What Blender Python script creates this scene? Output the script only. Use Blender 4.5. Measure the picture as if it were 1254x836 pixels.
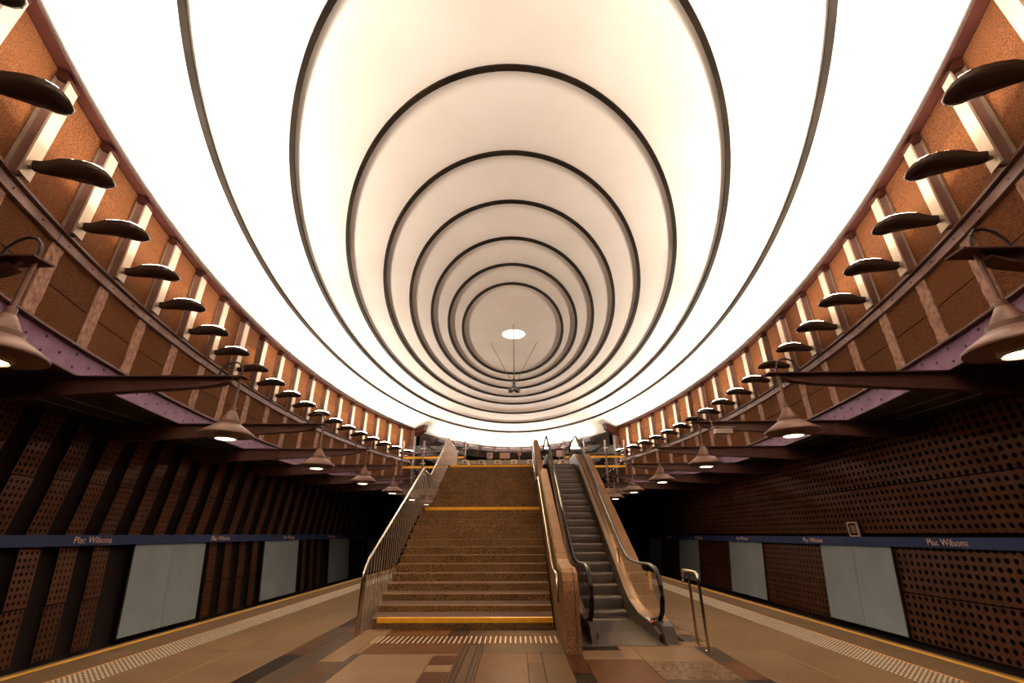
import bpy, math, random
from math import sin, cos, pi, sqrt, atan2, radians
from mathutils import Matrix, Vector

random.seed(4)
SC = bpy.context.scene
COL = SC.collection
for o in list(bpy.data.objects):
    bpy.data.objects.remove(o)

# ------------------------------------------------------------------ camera
PITCH, YAW, ROLL = radians(23.52), radians(.44), radians(-.22)
fw = Vector((-sin(YAW) * cos(PITCH), cos(YAW) * cos(PITCH), sin(PITCH)))
rt = Vector((cos(YAW), sin(YAW), 0))
up = rt.cross(fw)
r2 = rt * cos(ROLL) + up * sin(ROLL)
u2 = up * cos(ROLL) - rt * sin(ROLL)
cd = bpy.data.cameras.new('camera')
cd.sensor_width = 36
cd.lens = 541.5 / 1254 * 36
cd.clip_start = .05
cd.clip_end = 200
cam = bpy.data.objects.new('camera', cd)
COL.objects.link(cam)
cam.matrix_world = Matrix(((r2.x, u2.x, -fw.x, .19), (r2.y, u2.y, -fw.y, 0), (r2.z, u2.z, -fw.z, 1.6), (0, 0, 0, 1)))
SC.camera = cam

# ------------------------------------------------------------------ world and exposure (underground: almost no ambient)
w = bpy.data.worlds.new('world')
SC.world = w
w.use_nodes = True
w.node_tree.nodes['Background'].inputs[0].default_value = (1, .9, .8, 1)
w.node_tree.nodes['Background'].inputs[1].default_value = .01
vs = SC.view_settings
vs.view_transform = 'Standard'
vs.look = 'None'
vs.gamma = 1
vs.use_curve_mapping = False
vs.exposure = 0.0
UP_W = 86.0          # watts of one gallery uplighter
UP_TILT = 13.0        # degrees the uplighters lean in towards the dome
FLOOD_W = 130.0      # watts of one rim floodlight
HUB_W = 2600.0        # watts of one spot in the hanging cluster
PEND_W = 100.0        # watts of one pendant lamp
UP_COL = (1, .89, .78)
PEND_COL = (1, .78, .55)

# ------------------------------------------------------------------ materials
def rgba(c):
    return (c[0], c[1], c[2], 1)

MATS = {}
def M(name, c1, c2=None, scale=4, detail=5, lo=.35, hi=.65, rough=.5, metal=0, bump=0, bscale=40, emit=None, es=0,
      vary=0, c3=None, spscale=90, splo=.55, sphi=.62, stretch=None, spec=.5, ior=1.45):
    m = bpy.data.materials.new(name)
    m.use_nodes = True
    nt = m.node_tree
    N, L = nt.nodes, nt.links
    b = N['Principled BSDF']
    b.inputs['Base Color'].default_value = rgba(c1)
    b.inputs['Roughness'].default_value = rough
    b.inputs['Metallic'].default_value = metal
    b.inputs['Specular IOR Level'].default_value = spec
    b.inputs['IOR'].default_value = ior
    if c2 or bump or c3:
        tc = N.new('ShaderNodeTexCoord')
        oi = N.new('ShaderNodeObjectInfo')
        ad = N.new('ShaderNodeVectorMath'); ad.operation = 'MULTIPLY_ADD'
        cmb = N.new('ShaderNodeCombineXYZ')
        for i in range(3):
            L.new(oi.outputs['Random'], cmb.inputs[i])
        L.new(cmb.outputs[0], ad.inputs[0])
        ad.inputs[1].default_value = (31, 17, 23)
        src = tc.outputs['Object']
        if stretch:
            mp = N.new('ShaderNodeVectorMath'); mp.operation = 'MULTIPLY'
            mp.inputs[1].default_value = stretch
            L.new(src, mp.inputs[0]); src = mp.outputs[0]
        L.new(src, ad.inputs[2])
        vec = ad.outputs[0]
        col = None
        if c2:
            n = N.new('ShaderNodeTexNoise'); n.inputs['Scale'].default_value = scale
            n.inputs['Detail'].default_value = detail
            L.new(vec, n.inputs['Vector'])
            r = N.new('ShaderNodeValToRGB')
            r.color_ramp.elements[0].position = lo; r.color_ramp.elements[0].color = rgba(c1)
            r.color_ramp.elements[1].position = hi; r.color_ramp.elements[1].color = rgba(c2)
            L.new(n.outputs[0], r.inputs[0]); col = r.outputs[0]
        if c3:
            n = N.new('ShaderNodeTexNoise'); n.inputs['Scale'].default_value = spscale
            n.inputs['Detail'].default_value = 2
            L.new(vec, n.inputs['Vector'])
            r = N.new('ShaderNodeValToRGB')
            r.color_ramp.elements[0].position = splo; r.color_ramp.elements[0].color = (0, 0, 0, 1)
            r.color_ramp.elements[1].position = sphi; r.color_ramp.elements[1].color = (1, 1, 1, 1)
            L.new(n.outputs[0], r.inputs[0])
            mx = N.new('ShaderNodeMix'); mx.data_type = 'RGBA'
            L.new(r.outputs[0], mx.inputs[0])
            if col: L.new(col, mx.inputs[6])
            else: mx.inputs[6].default_value = rgba(c1)
            mx.inputs[7].default_value = rgba(c3); col = mx.outputs[2]
        if vary and col:
            mr = N.new('ShaderNodeMapRange')
            mr.inputs[3].default_value = 1 - vary; mr.inputs[4].default_value = 1 + vary
            L.new(oi.outputs['Random'], mr.inputs[0])
            hv = N.new('ShaderNodeHueSaturation')
            L.new(mr.outputs[0], hv.inputs['Value']); L.new(col, hv.inputs['Color']); col = hv.outputs[0]
        if col: L.new(col, b.inputs['Base Color'])
        if bump:
            n = N.new('ShaderNodeTexNoise'); n.inputs['Scale'].default_value = bscale
            n.inputs['Detail'].default_value = 4
            L.new(vec, n.inputs['Vector'])
            bp = N.new('ShaderNodeBump'); bp.inputs['Strength'].default_value = bump
            bp.inputs['Distance'].default_value = .02
            L.new(n.outputs[0], bp.inputs['Height']); L.new(bp.outputs[0], b.inputs['Normal'])
    if emit:
        b.inputs['Emission Color'].default_value = rgba(emit)
        b.inputs['Emission Strength'].default_value = es
    MATS[name] = m
    return m

def perforated(name, c1, c2, pitch, rad):
    """brown sheet metal with real round openings (cut out by transparency) on a square grid"""
    m = M(name, c1, c2, scale=2.5, rough=.45, metal=.25, vary=.15)
    nt = m.node_tree; N, L = nt.nodes, nt.links
    tc = N.new('ShaderNodeTexCoord'); sx = N.new('ShaderNodeSeparateXYZ')
    L.new(tc.outputs['Object'], sx.inputs[0])
    sq = []
    for i in (0, 2):
        a = N.new('ShaderNodeMath'); a.operation = 'DIVIDE'; a.inputs[1].default_value = pitch
        L.new(sx.outputs[i], a.inputs[0])
        f = N.new('ShaderNodeMath'); f.operation = 'FLOORED_MODULO'; f.inputs[1].default_value = 1
        L.new(a.outputs[0], f.inputs[0])
        s = N.new('ShaderNodeMath'); s.operation = 'SUBTRACT'; s.inputs[1].default_value = .5
        L.new(f.outputs[0], s.inputs[0])
        p = N.new('ShaderNodeMath'); p.operation = 'POWER'; p.inputs[1].default_value = 2
        L.new(s.outputs[0], p.inputs[0]); sq.append(p)
    ad = N.new('ShaderNodeMath'); ad.operation = 'ADD'
    L.new(sq[0].outputs[0], ad.inputs[0]); L.new(sq[1].outputs[0], ad.inputs[1])
    gt = N.new('ShaderNodeMath'); gt.operation = 'GREATER_THAN'; gt.inputs[1].default_value = (rad / pitch) ** 2
    L.new(ad.outputs[0], gt.inputs[0])
    L.new(gt.outputs[0], N['Principled BSDF'].inputs['Alpha'])
    return m

M('plaster', (.80, .71, .62), (.86, .775, .69), scale=.5, rough=.8, bump=.05, bscale=3)
M('ring_bronze', (0.0105, 0.0066, 0.0036), (0.0255, 0.0165, 0.009), scale=3, rough=.55, stretch=(0.3, 0.3, 1.8), spec=.1)
M('edge_steel', (0.027, 0.007, 0.004455), (0.0396, 0.01075, 0.00648), scale=2, rough=.5, metal=.2, spec=.1)
M('cork', (0.0432, 0.01296, 0.0036), (0.18, 0.0612, 0.01584), scale=55, detail=9, lo=.33, hi=.70, rough=.9, bump=.5, bscale=45, vary=.16, spec=.18)
M('rough_stone', (0.221, 0.1087, 0.0714), (0.391, 0.2137, 0.1462), scale=9, detail=8, lo=.35, hi=.62, rough=.9, bump=1, bscale=14)
M('backing', (.035, .016, .010), rough=.9)
M('post_metal', (0.38, 0.288, 0.2082), (0.4465, 0.342, 0.2507), scale=3, rough=.38, metal=.55)
M('maroon_steel', (0.095, 0.0425, 0.0304), (0.133, 0.0612, 0.044), scale=3, rough=.5, metal=.1)
M('rail_steel', (0.144, 0.06808, 0.05328), (0.208, 0.1036, 0.0814), scale=3, rough=.45, metal=.2)
M('mauve_steel', (.22, .105, .185), (.27, .135, .225), scale=3, rough=.5, metal=.1, spec=.2)
M('bolt', (.05, .03, .03), rough=.5, metal=.5)
M('shell_black', (.05, .032, .024), rough=.22, metal=.3)
M('lens_lit', (.9, .85, .75), emit=(1, .86, .66), es=28)
M('lens_unlit', (.30, .33, .34), rough=.15)
M('lens_pendant', (.9, .85, .75), emit=(1, .86, .62), es=14)
M('pendant_paint', (0.18, 0.0924, 0.0651), (0.2232, 0.1188, 0.0837), scale=4, rough=.42, metal=.1)
M('pendant_inside', (.42, .33, .24), rough=.6)
M('cable', (.03, .022, .02), rough=.5)
M('ceiling_grey', (.075, .065, .05), (.10, .085, .065), scale=1.2, rough=.75)
M('ceiling_seam', (.42, .34, .24), rough=.6)
perforated('perforated_small', (0.1312, 0.04524, 0.0165), (0.1804, 0.0663, 0.02625), .145, .043)
perforated('perforated_large', (0.1025, 0.0351, 0.01275), (0.1394, 0.04992, 0.0195), .19, .058)
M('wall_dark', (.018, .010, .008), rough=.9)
M('track_dark', (.02, .016, .014), (.035, .028, .024), scale=3, rough=.95)
M('sign_blue', (.035, .055, .16), (.042, .065, .18), scale=1, rough=.45)
M('lettering', (.95, .62, .46), rough=.6)
M('board_white', (0.3465, 0.3977, 0.4185), (0.4095, 0.4559, 0.4743), scale=1.1, rough=.35)
M('frame_pale', (.6, .42, .36), rough=.5)
M('notice_brown', (.30, .14, .10), rough=.6)
M('beige', (0.149, 0.09222, 0.04657), (0.1848, 0.116, 0.06209), scale=1.1, rough=.36, c3=(0.1043, 0.06236, 0.03105), spscale=60, vary=.04, spec=.5, ior=1.12)
M('edge_beige', (0.1132, 0.06983, 0.03528), (0.149, 0.09483, 0.05151), scale=2, rough=.5, c3=(0.08345, 0.05611, 0.03528), spscale=70, spec=.5, ior=1.12)
M('yellow', (.85, .40, .015), (.95, .48, .03), scale=8, rough=.5)
M('yellow_deep', (.50, .25, .015), (.60, .31, .025), scale=6, rough=.6)  # darker yellow for the platform edge line
M('tact_rib', (.42, .32, .22), rough=.45)
M('orange_line', (.55, .24, .05), rough=.6)
M('tact_base', (.12, .078, .043), (.16, .105, .06), scale=5, rough=.5, spec=.5, ior=1.12)
M('tact_dot', (0.576, 0.504, 0.4032), rough=.35)
M('t_dark', (0.01874, 0.01003, 0.006054), (0.02897, 0.01593, 0.009336), scale=3, rough=.3, c3=(0.01022, 0.005902, 0.003531), spscale=70, spec=.5, ior=1.14)
M('t_grey', (0.05751, 0.03689, 0.02207), (0.07673, 0.0498, 0.0309), scale=3, rough=.3, c3=(0.03834, 0.02398, 0.01418), spscale=70, spec=.5, ior=1.14)
M('t_light', (0.1804, 0.1084, 0.05506), (0.2213, 0.1375, 0.07183), scale=2, rough=.3, c3=(0.1339, 0.07932, 0.04072), spscale=60, spec=.5, ior=1.14)
M('t_orange', (0.09204, 0.03547, 0.01088), (0.1227, 0.05108, 0.01703), scale=4, rough=.3, c3=(0.07494, 0.02837, 0.009456), spscale=50, spec=.5, ior=1.14)
M('t_red', (0.05794, 0.0193, 0.00804), (0.08172, 0.02837, 0.01183), scale=4, rough=.3, c3=(0.03749, 0.01277, 0.005912), spscale=50, spec=.5, ior=1.14)
M('t_brown', (0.07158, 0.03547, 0.01608), (0.0954, 0.04824, 0.0227), scale=4, rough=.3, c3=(0.04771, 0.0227, 0.01064), spscale=50, spec=.5, ior=1.14)
M('t_speckle', (0.1629, 0.09761, 0.04965), (0.1956, 0.1179, 0.06385), scale=3, rough=.3, c3=(0.04658, 0.02644, 0.01418), spscale=24, splo=.5, sphi=.58, spec=.5, ior=1.14)
M('granite', (0.1783, 0.09616, 0.04106), (0.2477, 0.1375, 0.06205), scale=2, rough=.42, c3=(0.05449, 0.03077, 0.01642), spscale=50, splo=.5, sphi=.6, vary=.07, spec=.5, ior=1.12)
M('granite_pale', (0.2601, 0.1319, 0.06256), (0.3344, 0.1745, 0.08758), scale=2, rough=.4, c3=(0.1207, 0.06214, 0.03363), spscale=75, splo=.5, sphi=.62, vary=.05, spec=.5, ior=1.12)
M('joint_dark', (.05, .032, .022), rough=.8)
M('stainless', (.62, .54, .46), rough=.22, metal=1)
M('baluster_metal', (.68, .56, .47), rough=.32, metal=.8)
M('rubber', (.016, .014, .013), rough=.4, spec=.3)
M('esc_step', (0.136, 0.1092, 0.09), (0.17, 0.1365, 0.1116), scale=3, rough=.42, metal=.45, bump=.25, bscale=60, stretch=(11.9, 0.78, 0.72))
M('esc_plate', (0.085, 0.06474, 0.04896), (0.119, 0.0897, 0.0684), scale=4, rough=.32, metal=.5)
M('esc_bronze', (0.324, 0.2, 0.119), (0.378, 0.232, 0.14), scale=3, rough=.3, metal=.75)
M('esc_dark', (.05, .037, .029), (.07, .052, .04), scale=3, rough=.5, metal=.1, spec=.25)
M('button_blue', (.15, .3, .5), rough=.4)
M('button_white', (.7, .6, .55), rough=.4)
M('button_red', (.6, .12, .03), rough=.4)
M('label_yellow', (.62, .36, .10), rough=.6)
M('mezz_floor', (.2, .13, .075), (.26, .17, .1), scale=2, rough=.4)
M('slab_edge', (.15, .09, .065), rough=.7)
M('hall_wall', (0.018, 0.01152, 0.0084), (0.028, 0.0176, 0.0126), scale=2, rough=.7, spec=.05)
M('hall_panel', (.20, .15, .09), rough=.6)
M('gate_pale', (0.496, 0.3375, 0.252), rough=.4)
M('gate_dark', (.06, .05, .045), rough=.4)
M('sign_pink', (0.44, 0.255, 0.196), rough=.5)
M('flood_body', (.06, .042, .045), rough=.6, spec=.2)
M('flood_lit', (.8, .7, .75), emit=(1, .85, .8), es=1.5)
M('flood_glass', (.35, .32, .36), rough=.15)
M('cam_body', (.50, .40, .34), rough=.4)
M('hub_metal', (.16, .14, .125), rough=.4, metal=.6)
M('spot_lit', (1, .95, .85), emit=(1, .9, .76), es=1.6)

g = bpy.data.materials.new('glass'); g.use_nodes = True
N, L = g.node_tree.nodes, g.node_tree.links
N.remove(N['Principled BSDF'])
tr = N.new('ShaderNodeBsdfTransparent'); tr.inputs[0].default_value = (.93, .94, .92, 1)
gl = N.new('ShaderNodeBsdfGlossy'); gl.inputs['Roughness'].default_value = .03
lw = N.new('ShaderNodeLayerWeight')
pw_ = N.new('ShaderNodeMath'); pw_.operation = 'POWER'; pw_.inputs[1].default_value = 4
L.new(lw.outputs['Facing'], pw_.inputs[0])
fr = N.new('ShaderNodeMath'); fr.operation = 'MULTIPLY_ADD'; fr.inputs[1].default_value = .5; fr.inputs[2].default_value = .03
L.new(pw_.outputs[0], fr.inputs[0])
mx = N.new('ShaderNodeMixShader')
L.new(fr.outputs[0], mx.inputs[0]); L.new(tr.outputs[0], mx.inputs[1]); L.new(gl.outputs[0], mx.inputs[2])
L.new(mx.outputs[0], N['Material Output'].inputs[0])
MATS['glass'] = g

# ------------------------------------------------------------------ mesh helpers
class MB:
    def __init__(s):
        s.v, s.f = [], []
    def add(s, vs, fs):
        b = len(s.v); s.v += [tuple(p) for p in vs]; s.f += [tuple(b + i for i in q) for q in fs]; return s
    def box(s, x0, x1, y0, y1, z0, z1):
        return s.add([(x0, y0, z0), (x1, y0, z0), (x1, y1, z0), (x0, y1, z0), (x0, y0, z1), (x1, y0, z1), (x1, y1, z1), (x0, y1, z1)],
                     [(3, 2, 1, 0), (4, 5, 6, 7), (0, 1, 5, 4), (1, 2, 6, 5), (2, 3, 7, 6), (3, 0, 4, 7)])
    def cbox(s, x0, x1, y0, y1, z0, z1, c):
        """box with chamfered top edges"""
        return s.add([(x0, y0, z0), (x1, y0, z0), (x1, y1, z0), (x0, y1, z0), (x0, y0, z1 - c), (x1, y0, z1 - c), (x1, y1, z1 - c), (x0, y1, z1 - c),
                      (x0 + c, y0 + c, z1), (x1 - c, y0 + c, z1), (x1 - c, y1 - c, z1), (x0 + c, y1 - c, z1)],
                     [(3, 2, 1, 0), (0, 1, 5, 4), (1, 2, 6, 5), (2, 3, 7, 6), (3, 0, 4, 7), (4, 5, 9, 8), (5, 6, 10, 9), (6, 7, 11, 10), (7, 4, 8, 11), (8, 9, 10, 11)])
    def prism(s, poly, ax, lo, hi):
        """poly of 2D points extruded along axis ax ('x': poly is (y,z); 'y': poly is (x,z); 'z': poly is (x,y))"""
        n = len(poly)
        def P(p, t):
            return (t, p[0], p[1]) if ax == 'x' else (p[0], t, p[1]) if ax == 'y' else (p[0], p[1], t)
        vs = [P(p, lo) for p in poly] + [P(p, hi) for p in poly]
        fs = [tuple(range(n - 1, -1, -1)), tuple(range(n, 2 * n))] + [(i, (i + 1) % n, n + (i + 1) % n, n + i) for i in range(n)]
        return s.add(vs, fs)
    def tube(s, path, r, n=8, closed=False):
        P = [Vector(p) for p in path]; m = len(P); vs = []; nrm = None
        for i, p in enumerate(P):
            if closed: t = P[(i + 1) % m] - P[i - 1]
            else: t = P[min(i + 1, m - 1)] - P[max(i - 1, 0)]
            t.normalize()
            if nrm is None:
                nrm = Vector((0, 0, 1)) if abs(t.z) < .9 else Vector((1, 0, 0))
            nrm = (nrm - t * nrm.dot(t)).normalized(); b = t.cross(nrm)
            rr = r[i] if isinstance(r, (list, tuple)) else r
            vs += [p + (nrm * cos(2 * pi * k / n) + b * sin(2 * pi * k / n)) * rr for k in range(n)]
        fs = []
        for i in range(m if closed else m - 1):
            j = (i + 1) % m
            fs += [(i * n + k, i * n + (k + 1) % n, j * n + (k + 1) % n, j * n + k) for k in range(n)]
        if not closed:
            fs += [tuple(range(n - 1, -1, -1)), tuple((m - 1) * n + k for k in range(n))]
        return s.add(vs, fs)
    def sweep(s, path, prof):
        """profile [(side, up)] swept along a path, staying upright"""
        P = [Vector(p) for p in path]; m = len(P); n = len(prof); vs = []
        for i, p in enumerate(P):
            t = P[min(i + 1, m - 1)] - P[max(i - 1, 0)]
            t.normalize()
            sd = t.cross(Vector((0, 0, 1))).normalized(); uu = sd.cross(t)
            vs += [p + sd * a + uu * b for a, b in prof]
        fs = [(i * n + k, i * n + (k + 1) % n, (i + 1) * n + (k + 1) % n, (i + 1) * n + k) for i in range(m - 1) for k in range(n)]
        fs += [tuple(range(n - 1, -1, -1)), tuple((m - 1) * n + k for k in range(n))]
        return s.add(vs, fs)
    def lathe(s, prof, n=24, c=(0, 0, 0)):
        vs = []
        for r, z in prof:
            vs += [(c[0] + r * cos(2 * pi * k / n), c[1] + r * sin(2 * pi * k / n), c[2] + z) for k in range(n)]
        fs = [(i * n + k, i * n + (k + 1) % n, (i + 1) * n + (k + 1) % n, (i + 1) * n + k) for i in range(len(prof) - 1) for k in range(n)]
        if prof[0][0] > 1e-6: fs.append(tuple(range(n - 1, -1, -1)))
        if prof[-1][0] > 1e-6: fs.append(tuple((len(prof) - 1) * n + k for k in range(n)))
        return s.add(vs, fs)
    def mesh(s, name, mat, smooth=False):
        me = bpy.data.meshes.new(name)
        me.from_pydata(s.v, [], s.f)
        me.validate()
        import bmesh
        bm = bmesh.new(); bm.from_mesh(me)
        bmesh.ops.remove_doubles(bm, verts=bm.verts, dist=1e-6)
        bmesh.ops.recalc_face_normals(bm, faces=bm.faces)
        bm.to_mesh(me); bm.free()
        me.materials.append(MATS[mat])
        if smooth:
            for p in me.polygons: p.use_smooth = True
            me.set_sharp_from_angle(angle=radians(40))
        return me
    def build(s, name, mat, parent=None, smooth=False):
        return place(name, s.mesh(name, mat, smooth), parent)

def place(name, me, parent=None, mw=None):
    o = bpy.data.objects.new(name, me); COL.objects.link(o)
    if parent: o.parent = parent
    if mw is not None: o.matrix_basis = mw
    return o

def empty(name, loc=(0, 0, 0), mw=None):
    o = bpy.data.objects.new(name, None); COL.objects.link(o)
    o.empty_display_size = .2
    if mw is not None: o.matrix_basis = mw
    else: o.location = loc
    return o

def tag(o, label, cat, group=None, kind=None):
    o['label'] = label; o['category'] = cat
    if group: o['group'] = group
    if kind: o['kind'] = kind
    return o

def struct(o):
    o['kind'] = 'structure'; return o

def stuff(o):
    o['kind'] = 'stuff'; return o

def copy_tree(o, mw, parent=None):
    c = o.copy(); COL.objects.link(c); c.parent = parent
    c.matrix_basis = mw if mw is not None else o.matrix_basis.copy()
    for ch in list(o.children):
        copy_tree(ch, None, c)
    return c

# ------------------------------------------------------------------ the oval: shared plan of dome and gallery
X0, YC, EA, EB = .09, 17.5, 9.13, 19.79
def ell(th, off=0, a=EA, b=EB):
    return X0 + (a + off) * sin(th), YC - (b + off) * cos(th)
def ell_frame(th):
    """point, tangent, inward normal on the gallery oval"""
    x, y = ell(th)
    n = Vector((-(x - X0) / EA ** 2, -(y - YC) / EB ** 2, 0)).normalized()
    t = n.cross(Vector((0, 0, 1)))
    return Vector((x, y, 0)), t, n
def frame_mw(p, t, n, z=0):
    return Matrix(((t.x, n.x, 0, p.x), (t.y, n.y, 0, p.y), (0, 0, 1, z), (0, 0, 0, 1)))
TEND = math.acos(-(30.2 - YC) / EB)
def ring(prof, t0=-pi, t1=pi, n=200, a=EA, b=EB, closed=True):
    """profile [(radial offset, z)] swept round the oval"""
    mb = MB(); m = len(prof); full = abs(t1 - t0 - 2 * pi) < 1e-6
    cnt = n if full else n + 1
    vs = []
    for i in range(cnt):
        th = t0 + (t1 - t0) * i / n
        for off, z in prof:
            x, y = ell(th, off, a, b); vs.append((x, y, z))
    fs = []
    for i in range(n):
        j = (i + 1) % cnt
        for k in range(m if closed else m - 1):
            k2 = (k + 1) % m
            fs.append((i * m + k, i * m + k2, j * m + k2, j * m + k))
    if closed and not full:
        fs += [tuple(range(m)), tuple((cnt - 1) * m + k for k in range(m - 1, -1, -1))]
    return mb.add(vs, fs)

# ------------------------------------------------------------------ dome (stepped oval ceiling)
RINGS = [(2.10, 4.60, 9.37), (2.65, 5.77, 9.36), (3.27, 7.13, 9.345), (3.99, 8.68, 9.31), (4.78, 10.26, 9.29),
         (5.70, 12.27, 9.18), (6.65, 14.64, 9.06), (7.91, 17.11, 8.91)]
STEP = .05
mb = MB(); n = 200
loops = []
def oval(a, b, z):
    loops.append([(X0 + a * sin(2 * pi * i / n), YC - b * cos(2 * pi * i / n), z) for i in range(n)])
oval(.02, .05, RINGS[0][2] + STEP)
for k, (a, b, z) in enumerate(RINGS):
    oval(a - .03, b - .03, z + STEP)      # inner (upper) terrace runs to the foot of the riser
    oval(a + .02, b + .02, z + .0)        # lip of the outer (lower) terrace
    if k < 7:
        a2, b2, z2 = RINGS[k + 1]
        for q in (.33, .66):
            zz = z + (z2 + STEP - z) * q
            oval(a + (a2 - a) * q, b + (b2 - b) * q, zz + .015)
for q in (.2, .4, .6, .8, 1.0):
    oval(7.91 + (9.16 - 7.91) * q, 17.11 + (19.82 - 17.11) * q, 8.91 - (8.91 - 8.22) * q ** 1.35)
vs = [p for lp in loops for p in lp]
fs = [(i * n + k, i * n + (k + 1) % n, (i + 1) * n + (k + 1) % n, (i + 1) * n + k) for i in range(len(loops) - 1) for k in range(n)]
fs.append(tuple(range(n)))
mb.add(vs, fs)
dome = struct(mb.build('ceiling', 'plaster', smooth=True))
for a, b, z in RINGS:
    ring([(-.055, z - .045), (.05, z - .045), (.05, z + STEP + .02), (-.055, z + STEP + .02)], a=a, b=b).build('ring_trim', 'ring_bronze', dome, True)
# round ceiling opening with light in the crown
MB().lathe([(.0, 0), (.47, 0), (.5, .02), (.5, .06)], 40, (.13, 17.2, 9.405)).build('crown_light', 'spot_lit', dome)

# ------------------------------------------------------------------ gallery wall round the oval
def arc_table():
    T = [-TEND + 2 * TEND * i / 6000 for i in range(6001)]; S = [0]
    for i in range(6000):
        x0, y0 = ell(T[i]); x1, y1 = ell(T[i + 1]); S.append(S[-1] + math.hypot(x1 - x0, y1 - y0))
    return T, S
AT, AS = arc_table()
HALF = AS[3000]
def th_at(s):          # signed arc length from the near end of the oval
    s += HALF
    if s <= 0: return AT[0]
    if s >= AS[-1]: return AT[-1]
    lo, hi = 0, 6000
    while hi - lo > 1:
        m = (lo + hi) // 2
        if AS[m] <= s: lo = m
        else: hi = m
    q = (s - AS[lo]) / (AS[hi] - AS[lo])
    return AT[lo] + (AT[hi] - AT[lo]) * q
th8 = math.acos((YC - 8.69) / EB)
S8 = AS[min(range(6001), key=lambda i: abs(AT[i] - th8))] - HALF
BAY = 1.445
ks = []
k = -8
while S8 + k * BAY < HALF - .35:
    if S8 + k * BAY > .4: ks.append(k)
    k += 1
post_me = MB().box(-.125, .125, .0, .035, 6.16, 8.02).box(-.125, .125, .215, .245, 6.16, 7.93)
web_me = MB().box(-.03, .03, .03, .22, 6.16, 8.0).mesh('post_web', 'maroon_steel')  # dark web colour stands in for the shade between the flanges
post_me = post_me.mesh('post', 'post_metal')
cap_me = MB().prism([(0.0, 8.0), (.245, 7.9), (.26, 7.95), (.08, 8.2), (0, 8.2)], 'x', -.125, .125).mesh('post_cap', 'edge_steel')
def panel_mesh(w_, h_, nm, mat, th_=.045, c=.006):
    mb = MB(); hw, hh = w_ / 2, h_ / 2
    mb.add([(-hw, 0, -hh), (hw, 0, -hh), (hw, 0, hh), (-hw, 0, hh), (-hw, th_ - c, -hh), (hw, th_ - c, -hh), (hw, th_ - c, hh), (-hw, th_ - c, hh),
            (-hw + c, th_, -hh + c), (hw - c, th_, -hh + c), (hw - c, th_, hh - c), (-hw + c, th_, hh - c)],
           [(0, 1, 2, 3), (0, 1, 5, 4), (1, 2, 6, 5), (2, 3, 7, 6), (3, 0, 4, 7), (4, 5, 9, 8), (5, 6, 10, 9), (6, 7, 11, 10), (7, 4, 8, 11), (8, 9, 10, 11)])
    return mb.mesh(nm, mat)
pu_lo = panel_mesh(1.235, 1.28, 'cork_panel', 'cork')
pu_hi = panel_mesh(1.235, .62, 'cork_panel', 'cork')
pl_lo = panel_mesh(1.13, .60, 'cork_panel', 'cork')
pl_hi = panel_mesh(1.13, .60, 'cork_panel', 'cork')
def stone_mesh(seed):
    rnd = random.Random(seed); mb = MB(); nx, nz = 5, 12; vs = []
    for j in range(nz + 1):
        for i in range(nx + 1):
            x = -.15 + .30 * i / nx + (rnd.uniform(-.006, .006) if i in (0, nx) else 0)
            z = -.6 + 1.2 * j / nz
            vs.append((x, .055 + rnd.uniform(0, .018), z))
    fs = [(j * (nx + 1) + i, j * (nx + 1) + i + 1, (j + 1) * (nx + 1) + i + 1, (j + 1) * (nx + 1) + i) for j in range(nz) for i in range(nx)]
    mb.add(vs, fs)
    mb.box(-.145, .145, 0, .055, -.6, .6)
    return mb.mesh('stone_strip', 'rough_stone')
stones = [stone_mesh(i) for i in range(4)]

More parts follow.
